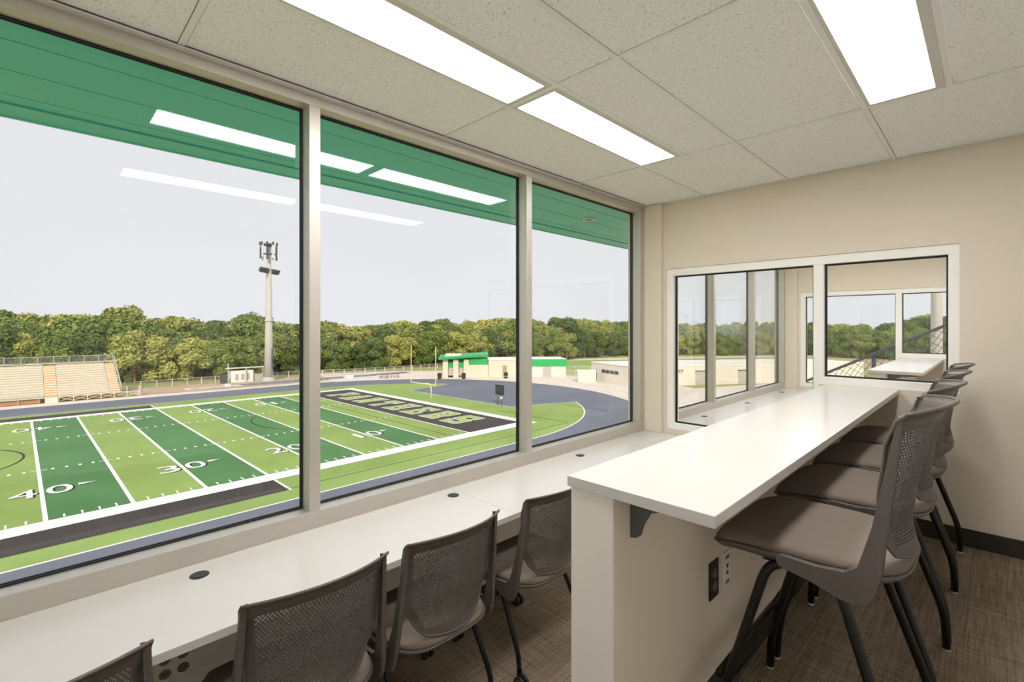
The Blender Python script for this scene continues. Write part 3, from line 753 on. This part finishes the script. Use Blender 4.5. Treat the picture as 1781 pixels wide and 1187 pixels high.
for k in range(12):
    u = 2.4 - k * 2.4; MB().bar((u, V0 - 1, 0), (u, V0 - 1, Z0 + .75), .09).build('leg', 'galv', bl)
for z in (.3, .72): MB().bar((-34, V0 - 1, Z0 + z), (3, V0 - 1, Z0 + z), .06).build('front_rail', 'galv', bl)
for z in (.2, .55): MB().bar((13, V0 - 1, Z0 + z), (15.8, V0 - 1, Z0 + z), .07).build('front_rail', 'galv', bl)
B(3.15, 4.75, V0 - 1.6, V0 - .05, 0, Z0 - .4).build('aisle_landing', 'bleach', bl)
B(-34, 2.6, V0 - .6, V0 - .4, 0, .62).build('brick_base', 'brick', bl)
B(5.2, 12.8, V0 + 1.5, V0 + 1.7, 0, .7).build('brick_base', 'rust', bl)
for k in range(6): MB().bar((16 + .3 * k, V0 - 1 + k * 1.0, 0), (16 + .3 * k, V0 - 1 + k * 1.0, 1.3 - .05 * k), .08).build('ramp_post', 'galv', bl)
MB().bar((16, V0 - 1, 1.3), (17.5, V0 + 4, 1.05), .08).build('ramp_rail', 'galv', bl)

# chain-link fence along the woods
fence_pts = [(15, 124.2), (34, 124.3), (50, 124.0), (63, 119.8), (77, 118), (92, 118)]
fe = thing('chain_link_fence', 'long chain link fence in front of the woods beyond the far track', 'fence', (48, 122, 0), 'F')
for (a, b) in zip(fence_pts[:-1], fence_pts[1:]):
    a, b = Vector(a), Vector(b); n = max(1, round((b - a).length / 2.8))
    for k in range(n):
        p = a + (b - a) * k / n; MB().bar((p.x, p.y, 0), (p.x, p.y, 1.45), .14).build('post', 'tan_block', fe)
    MB().bar((a.x, a.y, 1.42), (b.x, b.y, 1.42), .08).build('top_rail', 'galv', fe)
    MB().quad((a.x, a.y, 0), (b.x, b.y, 0), (b.x, b.y, 1.4), (a.x, a.y, 1.4)).build('mesh', 'chain_link_far', fe)
f2_ = thing('track_railing', 'thin railing along the outside of the far straight', 'fence', (36, 111, 0), 'F')
for k in range(17):
    u = 24 + k * 2.4; MB().bar((u, 110.8, 0), (u, 110.8, 1.05), .07).build('post', 'galv', f2_)
MB().bar((24, 110.8, 1.03), (62.5, 110.8, 1.03), .06).build('top_rail', 'galv', f2_)
MB().quad((24, 110.8, 0), (62.5, 110.8, 0), (62.5, 110.8, 1), (24, 110.8, 1)).build('mesh', 'chain_link_far', f2_)
f3_ = thing('bend_railing', 'low white railing around the outside of the track bend', 'fence', (UC + RO, VC, 0), 'F')
ap = arc(RO + 1.0, -40, 62, 44)
for a in ap[::2]: MB().bar((a[0], a[1], 0), (a[0], a[1], 1.0), .08).build('post', 'panel_white', f3_)
MB().tube([(a[0], a[1], 1.0) for a in ap], .045, 5).build('top_rail', 'panel_white', f3_)

# light and antenna tower
tw = thing('antenna_tower', 'tall grey monopole tower with antennas and floodlight bars', 'tower', (41, 119.2, 0), 'F')
MB().tube([(41, 119.2, 0), (41, 119.2, 10.2), (41, 119.2, 32)], [1.02, .82, .45], 14).build('pole', 'pole', tw, smooth=True)
MB().tube([(41, 119.2, 0), (41, 119.2, .9)], [1.35, 1.1], 14).build('base_collar', 'pole', tw)
MB().tube([(41, 119.2, 14.0), (41, 119.2, 14.3)], .98, 14).build('collar', 'pole', tw)
B(41.3, 41.6, 118.1, 118.3, 2.5, 7.6).build('cable_door', 'galv_dark', tw)
MB().tube([(41, 119.2, 31.7), (41, 119.2, 32.2)], 1.1, 14).build('head_ring', 'galv_dark', tw)
for k in range(9):
    a = 2 * math.pi * k / 9; ca, sa = math.cos(a), math.sin(a)
    p = MB().bar((41 + 1.7 * ca, 119.2 + 1.7 * sa, 28.4 + (k % 3) * .3), (41 + 1.7 * ca, 119.2 + 1.7 * sa, 31.4 + (k % 2) * .4), .42, .3).build('antenna_panel', 'panel_white' if k % 2 else 'galv_dark', tw)
    MB().bar((41, 119.2, 29.8), (41 + 1.7 * ca, 119.2 + 1.7 * sa, 29.8), .12).build('arm', 'galv_dark', tw)
    MB().bar((41 + 1.7 * ca, 119.2 + 1.7 * sa, 31.6), (41 + 1.9 * ca, 119.2 + 1.9 * sa, 32.5), .3).build('antenna_bracket', 'galv_dark', tw)
for z in (25.3,):
    MB().bar((38.3, 117, z), (43.7, 121.4, z), .16).build('light_bar', 'galv_dark', tw)
    for k in range(9):
        t = k / 8
        if .42 < t < .58: continue
        x, y = 38.3 + 5.4 * t, 117 + 4.4 * t
        MB().bar((x, y, z + .1), (x + .25, y - .45, z + 1.0), .5, .45).build('floodlight', 'galv_dark', tw)
# shelter by the tower
sh = thing('equipment_shelter', 'white equipment cabinets under an open frame beside the tower', 'shelter', (35.3, 121.7, 0), 'F')
B(33.6, 38.3, 121.2, 122.6, 0, 2.6).build('cabinet', 'roof_white', sh)
for a in (34.8, 36.0, 37.1): B(a - .35, a + .35, 121.1, 121.2, .5, 1.9).build('cabinet_door', 'shutter', sh)
B(38.6, 40.3, 121.3, 122.2, 0, 1.6).build('cabinet', 'shutter', sh)
for u in (32.9, 36.6, 40.2): MB().bar((u, 120.7, 0), (u, 120.7, 3.4), .22).build('frame_post', 'galv', sh)
MB().bar((32.4, 120.7, 3.35), (40.4, 120.7, 3.35), .3, .25).build('frame_beam', 'bleach', sh)
MB().bar((32.9, 120.7, 3.4), (32.9, 120.7, 4.4), .25).build('vent_stack', 'galv', sh)
B(31.6, 32.6, 120.5, 121.8, 0, 1.9).build('fence_panel', 'galv_dark', sh)
# long jump runway, white mat
tag(flat([(23.6, 113.4), (34.2, 113.1), (33.4, 116.6), (23.6, 117)], .01, 'concrete', 'sand_pit'), 'pale sand pit beyond the far straight', 'sand pit')
tag(flat([(24.3, 114.6), (32.6, 114.4), (32.6, 115), (24.3, 115.3)], .025, 'track', 'runway'), 'dark runway strip across the sand pit', 'runway')
tag(B(30.6, 31.7, 114.2, 115.4, .03, .55).build('takeoff_box', 'panel_white'), 'small white box standing on the sand pit', 'box')
bx = bpy.data.objects['takeoff_box']; bx.location = fw(31.1, 114.8, .03); bx.rotation_euler.z = FROT
x, y = gpx(606, 659)
tag(B(x - 1.1, x + 1.1, y - .8, y + .8, GZ, GZ + .85).build('storage_box', 'panel_white', bevel=.05), 'white storage box on the dirt beside the far bend', 'box')
# goal post
gp = thing('goal_post', 'pale yellow gooseneck football goal post at the end line', 'goal post', (49.6, 67.6, 0), 'F')
MB().tube(curve([(49.7, 67.6, 0), (49.7, 67.6, 2.95), (48.0, 67.6, 3.05)], 8, 1.2), .10, 10).build('gooseneck', 'goal_yellow', gp, smooth=True)
MB().tube([(48, 64.05, 3.05), (48, 71.15, 3.05)], .09, 10).build('crossbar', 'goal_yellow', gp)
for v in (64.05, 71.15): MB().tube([(48, v, 3.05), (48, v, 9.5)], .075, 8).build('upright', 'goal_yellow', gp)
# field clock board
fb = thing('field_clock', 'dark clock board on two posts beside the blue jump area', 'clock board', (54.2, 55.2, 0), 'F')
for v in (54.8, 55.8): MB().bar((54.2, v, 0), (54.2, v, 1.9), .09).build('post', 'galv_dark', fb)
bd = B(54.1, 54.3, 54.4, 56.2, 1.75, 3.35).build('board', 'dark_board', fb)
B(54.08, 54.1, 54.6, 56.0, 2.3, 3.1).build('display', 'window_dark', bd)
MB().bar((54.1, 54.8, 1.5), (54.1, 54.85, 1.15), .25).build('control_box', 'panel_white', fb)

# pavilion and concession building, in their own frame
def local(px, py, ang): x, y = gpx(px, py); return x, y, math.radians(ang)
bx0, by0, ba = local(770, 657.5, 49.7)
b1 = thing('pavilion', 'small block pavilion with sloping green roof edge past the goal post', 'building', (bx0, by0, GZ), 'L', ba)
B(0, 11, 4.0, 9, 0, 4.6).build('wall', 'tan_block', b1)
for x in (0, 2.6, 5.2): B(x, x + 1.3, 0, 4, 0, 4.55).build('pier', 'tan_block', b1)
B(6.5, 11.3, 0, 4, 0, 3.2).build('wall', 'tan_block', b1)
B(6.6, 11.2, -.05, 4, 3.2, 4.7).build('panel', 'trim_green', b1)
for x in (1.4, 4.0): B(x, x + 1.1, .6, .7, 2.4, 3.8).build('panel', 'trim_green', b1); B(x, x + 1.1, .6, .7, .5, 2.4).build('window', 'shutter', b1)
rf = MB(); rf.add([(-1.0, -1.0, 4.5), (11.3, -1.0, 5.3), (11.5, 8.5, 5.5), (-1.0, 8.5, 4.8), (-1.0, -1.0, 5.05), (11.3, -1.0, 5.8), (11.5, 8.5, 6.0), (-1.0, 8.5, 5.3)], [(0, 3, 2, 1), (4, 5, 6, 7), (0, 1, 5, 4), (1, 2, 6, 5), (2, 3, 7, 6), (3, 0, 4, 7)])
rf.build('roof', 'trim_green', b1)
B(.5, 4.5, 2, 8, 5.0, 5.62).build('roof_deck', 'roof_white', b1)
b2 = thing('concession_building', 'long tan block building with white roof and doors', 'building', (bx0 + 11.4 * math.cos(ba), by0 + 11.4 * math.sin(ba), GZ), 'L', ba)
B(0, 10.2, .4, 9, 0, 4.3).build('wall', 'tan_block', b2); B(-.1, 10.2, .2, 9.2, 4.3, 4.5).build('roof', 'roof_white', b2)
B(3.6, 4.6, .3, .45, 0, 2.9).build('door', 'door_tan', b2); B(8.9, 9.9, .3, .45, 0, 2.9).build('door', 'door_tan', b2)
B(7.2, 7.8, 3, 3.6, 4.5, 5.4).build('roof_vent', 'panel_white', b2)
b3 = thing('ticket_building', 'tan block building wrapped by a wide green band', 'building', (bx0 + 21.7 * math.cos(ba), by0 + 21.7 * math.sin(ba), GZ), 'L', ba)
B(0, 9.4, 0, 8, 0, 2.9).build('wall', 'tan_block2', b3); B(-.2, 9.6, -.2, 8.2, 2.7, 4.5).build('green_band', 'trim_green', b3); B(0, 9.4, 0, 8, 4.45, 4.6).build('roof', 'roof_white', b3)
B(3.4, 5.6, -.1, .05, 0, 2.6).build('shutter', 'shutter', b3)
for k in range(3): B(9.4, 9.5, 1.4 + k * 1.6, 2.5 + k * 1.6, .6, 2.2).build('window', 'window_dark', b3)
for px, py, lab in ((764.5, 659.5, 'dark bin left of the pavilion'), (806.5, 659.5, 'dark bin in front of the pavilion piers'), (880, 658.2, 'dark bin against the tan concession building')):
    x, y = gpx(px, py); t = thing('trash_bin', lab, 'trash bin', (x, y, GZ), group='dark trash bins')
    MB().tube([(x, y, GZ), (x, y, GZ + 1.2)], [.45, .55], 12).build('bin_body', 'dark_board', t); MB().tube([(x, y, GZ + 1.2), (x, y, GZ + 1.45)], [.6, .3], 12).build('lid', 'gasket', t)
gx, gy = gpx(1001, 654)
gt = thing('entrance_gate', 'double chain link gate between the green banded building and entry hall', 'gate', (gx, gy, GZ), 'L', math.radians(40))
for k, x in enumerate((-4, -.05, .05, 4)): MB().bar((x, 0, 0), (x, 0, 2.6), .16).build('gate_post', 'galv', gt)
for a, b in ((-4, 0), (0, 4)):
    for z in (.2, 1.3, 2.5): MB().bar((a, 0, z), (b, 0, z), .1).build('gate_rail', 'galv', gt)
    MB().bar((a, 0, .2), (b, 0, 2.5), .07).build('brace', 'galv', gt)
    MB().quad((a, 0, .1), (b, 0, .1), (b, 0, 2.5), (a, 0, 2.5)).build('mesh', 'chain_link_far', gt)
wx, wy = gpx(1021, 665.5)
lw_ = thing('low_block', 'low pale block store in front of the entry hall', 'building', (wx, wy, GZ), 'L', math.radians(45))
B(-2.1, 2.1, 0, 1.8, 0, 2.6).build('wall', 'tan_block2', lw_); B(-2.2, 2.2, -.1, 1.9, 2.6, 2.75).build('roof', 'roof_white', lw_); B(2.1, 2.15, .3, 1.5, 0, 2.3).build('door', 'window_dark', lw_)
# entry hall: long face along ea, end face along eb
ea = math.atan2(.83, .56); Q = Vector((-53.5, 89.5)); A_ = Vector((math.cos(ea), math.sin(ea))); B_ = Vector((-14.2, 5.2))
eh = thing('entry_hall', 'long pale entry hall with flat white roof and shuttered doors', 'building', (Q.x, Q.y, GZ))
def para(a0, a1, b0, b1, z0, z1, mt, nm):
    pts = [Q + A_ * a + B_ * b for a, b in ((a0, b0), (a1, b0), (a1, b1), (a0, b1))]
    return MB().prism([(p.x, p.y) for p in pts], GZ + z0, GZ + z1).build(nm, mt, eh)
para(0, 58, 0, 1, 0, 4.2, 'tan_block2', 'wall'); para(-.15, 58.1, -.01, 1.01, 4.2, 4.4, 'roof_white', 'roof')
for k in range(4): para(-.08, .05, .32 + k * .105, .32 + k * .105 + .085, 2.15, 2.85, 'window_dark', 'window')
para(-.05, .05, .86, .93, 0, 2.6, 'window_dark', 'door')
for x in (14.6, 25.0): para(x, x + 3.0, -.012, .02, .2, 3.0, 'shutter', 'shutter'); para(x - .1, x + 3.1, -.016, .02, 3.0, 3.2, 'galv_dark', 'lintel')
lu = bpy.data.curves.new('entry_text', 'FONT'); lu.body = 'ENTRY'; lu.size = 1.15; lu.extrude = .03
lo = bpy.data.objects.new('tmp', lu); COL.objects.link(lo); bpy.context.view_layer.update()
lm = bpy.data.meshes.new_from_object(lo.evaluated_get(bpy.context.evaluated_depsgraph_get())); bpy.data.objects.remove(lo)
lm.materials.clear(); lm.materials.append(MATS['sign_letters'])
ls = bpy.data.objects.new('entry_lettering', lm); COL.objects.link(ls); ls.parent = eh; ls.location = (A_.x * 8.2 + .15, A_.y * 8.2 - .1, 2.75); ls.rotation_euler = (math.pi / 2, 0, ea)
# picnic tables
for i, (px, py) in enumerate(((668, 657.8), (687, 656.3))):
    x, y = gpx(px, py)
    t = thing('picnic_table', ('left' if i == 0 else 'right') + ' brown picnic table on the dirt beside the far bend', 'picnic table', (x, y, GZ), 'L', math.radians(40 + 10 * i), group='picnic tables')
    B(-1.1, 1.1, -.4, .4, .72, .8).build('table_top', 'brown_wood', t)
    for s_ in (-1, 1):
        B(-1.1, 1.1, s_ * .9 - .15, s_ * .9 + .15, .42, .48).build('bench', 'brown_wood', t)
        MB().bar((s_ * .8, -.95, 0), (s_ * .8, .3, .75), .1).build('leg', 'brown_wood', t); MB().bar((s_ * .8, .95, 0), (s_ * .8, -.3, .75), .1).build('leg', 'brown_wood', t)
# far meadow and road at the right
def wpoly(pts, z, m, name, label):
    mb = MB(); mb.add([(a, b, GZ + z) for a, b in pts], [tuple(range(len(pts)))]); return tag(mb.build(name, m), label, kind='structure')
wpoly([gpx(960, 640), gpx(1100, 652), gpx(1450, 660), gpx(1500, 640), gpx(1100, 622), gpx(990, 629)], -.04, 'turf_light', 'meadow', 'grass meadow beyond the entry hall')
wpoly([gpx(1190, 636), gpx(1420, 640), gpx(1640, 636), gpx(1640, 631), gpx(1400, 627)], -.03, 'dirt', 'infield', 'brown dirt strip at the meadow edge')
wpoly([gpx(990, 627.5), gpx(1430, 620), gpx(1430, 617.5), gpx(990, 624)], -.02, 'concrete', 'road', 'pale road in front of the far trees')

# ------------------------------------------------------------------ side stair fence outside the next room
FY = 9.3
sf = thing('stair_fence', 'dark chain link stair fence sloping outside the next room window', 'fence', (-1.2, FY, -2.4))
ang = .536
def fz(x): return CAMZ + .02 + (x + .45) * ang
MB().tube([(-3.2, FY, fz(-3.2)), (.6, FY, fz(.6))], .022, 8).build('top_rail', 'galv_dark', sf)
wires = MB(); st_ = .10; H = 1.3
k = 0
x = -3.2
while x < .6 + H:
    for sg in (1, -1):
        pts = []
        for j in range(0, 27):
            h = j * .05; xx = x - sg * h * .9
            if -3.2 <= xx <= .6: pts.append((xx, FY + (.004 if (j % 2) else -.004), fz(xx) - 1.3 + h))
        if len(pts) > 1: wires.tube(pts, .0035, 4, False)
    x += st_
x = -3.2 - H
wires.build('mesh_wires', 'galv_dark', sf)['kind'] = 'stuff'
for x in (-3.2, -1.3, .6): MB().bar((x, FY + .03, -2.4), (x, FY + .03, fz(x) + .03), .05).build('post', 'galv_dark', sf)
tag(B(-6, 1.4, 8.03, 11.5, -2.7, -2.4).build('stair_landing', 'concrete'), 'concrete landing outside the next room', kind='structure')
x_, y_ = gpx(1629, d=60)
lp = thing('light_pole', 'thick white pole standing beyond the stair fence', 'pole', (x_, y_, GZ))
MB().tube([(x_, y_, GZ), (x_, y_, CAMZ + 26)], [.62, .5], 14).build('pole_shaft', 'pole', lp, smooth=True)
MB().tube([(x_, y_, GZ), (x_, y_, GZ + .6)], .9, 14).build('base', 'concrete', lp)

# ------------------------------------------------------------------ trees
def make_crown(seed, n):
    rnd = random.Random(seed); m = MB(); lobes = []
    nl = rnd.randint(13, 18)
    for i in range(nl):
        a = rnd.uniform(0, 2 * math.pi); h = rnd.uniform(.05, .86); rr = (.34 * math.sin(math.pi * min(1, (h * .92 + .06))) ** .7) * rnd.uniform(.5, 1)
        lobes.append((Vector((rr * math.cos(a), rr * math.sin(a), h)), rnd.uniform(.10, .18)))
    lobes.append((Vector((0, 0, .82)), .17)); lobes.append((Vector((0, 0, .5)), .26))
    for k in range(n):
        c, r = rnd.choice(lobes)
        d = Vector((rnd.gauss(0, 1), rnd.gauss(0, 1), rnd.gauss(.25, 1))).normalized()
        p = c + d * r * rnd.uniform(.62, 1.06); p.z = max(p.z, .04)
        nn = (d + Vector((rnd.gauss(0, .65), rnd.gauss(0, .65), rnd.gauss(.2, .65)))).normalized()
        a = nn.cross(Vector((rnd.gauss(0, 1), rnd.gauss(0, 1), rnd.gauss(0, 1)))).normalized(); b = nn.cross(a)
        s_ = rnd.uniform(.012, .030)
        m.add([p - a * s_ * 1.3, p - b * s_ * .8 + nn * s_ * .2, p + a * s_ * 1.3, p + b * s_ * .8 + nn * s_ * .2], [(0, 1, 2, 3)])
    for c, r in lobes:
        q = []; rings = 5; seg_ = 8; r *= .64
        for i in range(rings + 1):
            th = math.pi * i / rings
            for j in range(seg_):
                f = 2 * math.pi * j / seg_; q.append(c + Vector((math.sin(th) * math.cos(f), math.sin(th) * math.sin(f), math.cos(th))) * r * rnd.uniform(.9, 1.08))
        m.add(q, [(i * seg_ + j, i * seg_ + (j + 1) % seg_, (i + 1) * seg_ + (j + 1) % seg_, (i + 1) * seg_ + j) for i in range(rings) for j in range(seg_)])
    return m
def make_trunk(seed):
    rnd = random.Random(seed); m = MB()
    bend = [(0, 0, -.02), (rnd.uniform(-.01, .01), rnd.uniform(-.01, .01), .15), (rnd.uniform(-.03, .03), rnd.uniform(-.03, .03), .35), (rnd.uniform(-.04, .04), rnd.uniform(-.04, .04), .6)]
    m.tube(bend, [.020, .016, .012, .006], 7)
    for k in range(5):
        a = rnd.uniform(0, 6.28); h = rnd.uniform(.16, .34); e = rnd.uniform(.12, .22)
        m.tube([(0, 0, h), (e * .5 * math.cos(a), e * .5 * math.sin(a), h + .12), (e * math.cos(a), e * math.sin(a), h + .28)], [.009, .007, .004], 5)
    return m
protos = []
for i in range(7):
    cm_ = make_crown(100 + i, 6500); tm_ = make_trunk(200 + i)
    c = cm_.build('crown', 'leaves', None); t = tm_.build('trunk', 'bark', None)
    o0 = ORG[c.name]; c.data.transform(Matrix.Translation(Vector(o0))); o1 = ORG[t.name]; t.data.transform(Matrix.Translation(Vector(o1)))
    protos.append((c.data, t.data)); bpy.data.objects.remove(c); bpy.data.objects.remove(t)
prof = [(-300, 540), (0, 537), (60, 546), (130, 549), (200, 538), (260, 549), (350, 556), (400, 552), (435, 547), (500, 559), (560, 550), (600, 566), (690, 561), (740, 554), (800, 558), (880, 551), (930, 556), (1000, 552), (1060, 557), (1150, 560), (1300, 558), (1440, 562), (1560, 562), (1605, 548), (1660, 560), (1900, 560)]
dist = [(-300, 98), (0, 106), (250, 110), (400, 119), (527, 133), (620, 141), (700, 150), (780, 158), (900, 168), (980, 185), (1050, 205), (1150, 215), (1400, 215), (1500, 190), (1700, 170), (1900, 165)]
def li(tab, x):
    for (a, b), (c, d) in zip(tab[:-1], tab[1:]):
        if x <= c: return b + (d - b) * (x - a) / (c - a)
    return tab[-1][1]
zones = [(215, 'behind the far bleachers'), (440, 'between the bleachers and the tower'), (530, 'behind the antenna tower'), (690, 'beyond the far track bend'), (762, 'behind the goal post'),
         (860, 'behind the green-roofed pavilion'), (990, 'behind the green banded building'), (1120, 'beyond the far meadow'), (1425, 'beyond the entry hall'), (9999, 'past the stair fence')]
rows = ['front-row', 'middle-row', 'rear-row']
rnd = random.Random(5); count = {}
for k, (step, dd, hh) in enumerate(((31, 0, .70), (27, 10, .90), (24, 24, 1.0))):
    px = -170 + 9 * k
    while px < 1720:
        p = px + rnd.uniform(-7, 7); d0 = li(dist, p); d = d0 + dd + rnd.uniform(-2, 3)
        top = CAMZ - GZ + (PY0 - li(prof, p)) / FPX * d
        h = top * hh * (rnd.uniform(.86, 1.1) if k < 2 else rnd.uniform(.90, 1.04))
        x, y = gpx(p, d=d); cr, tk = rnd.choice(protos)
        zi = next(i for i, (lim, _) in enumerate(zones) if p < lim); key = (k, zi); n_ = count.get(key, 0); count[key] = n_ + 1
        t = thing('woodland_tree', f'leafy {rows[k]} tree {zones[zi][1]}, {ordinal(n_)} from the left', 'tree', (x, y, GZ), 'L', rnd.uniform(0, 6.28), 'trees of the woods around the stadium')
        wd = rnd.uniform(.95, 1.25) * max(h, 9.5)
        for nm, me in (('crown', cr), ('trunk', tk)):
            o = bpy.data.objects.new(nm, me); COL.objects.link(o); o.parent = t
            o.scale = (wd, wd, h) if nm == 'crown' else (h, h, h)
        px += step * (130 / d) ** .5 * (1.25 if p > 1110 else 1)
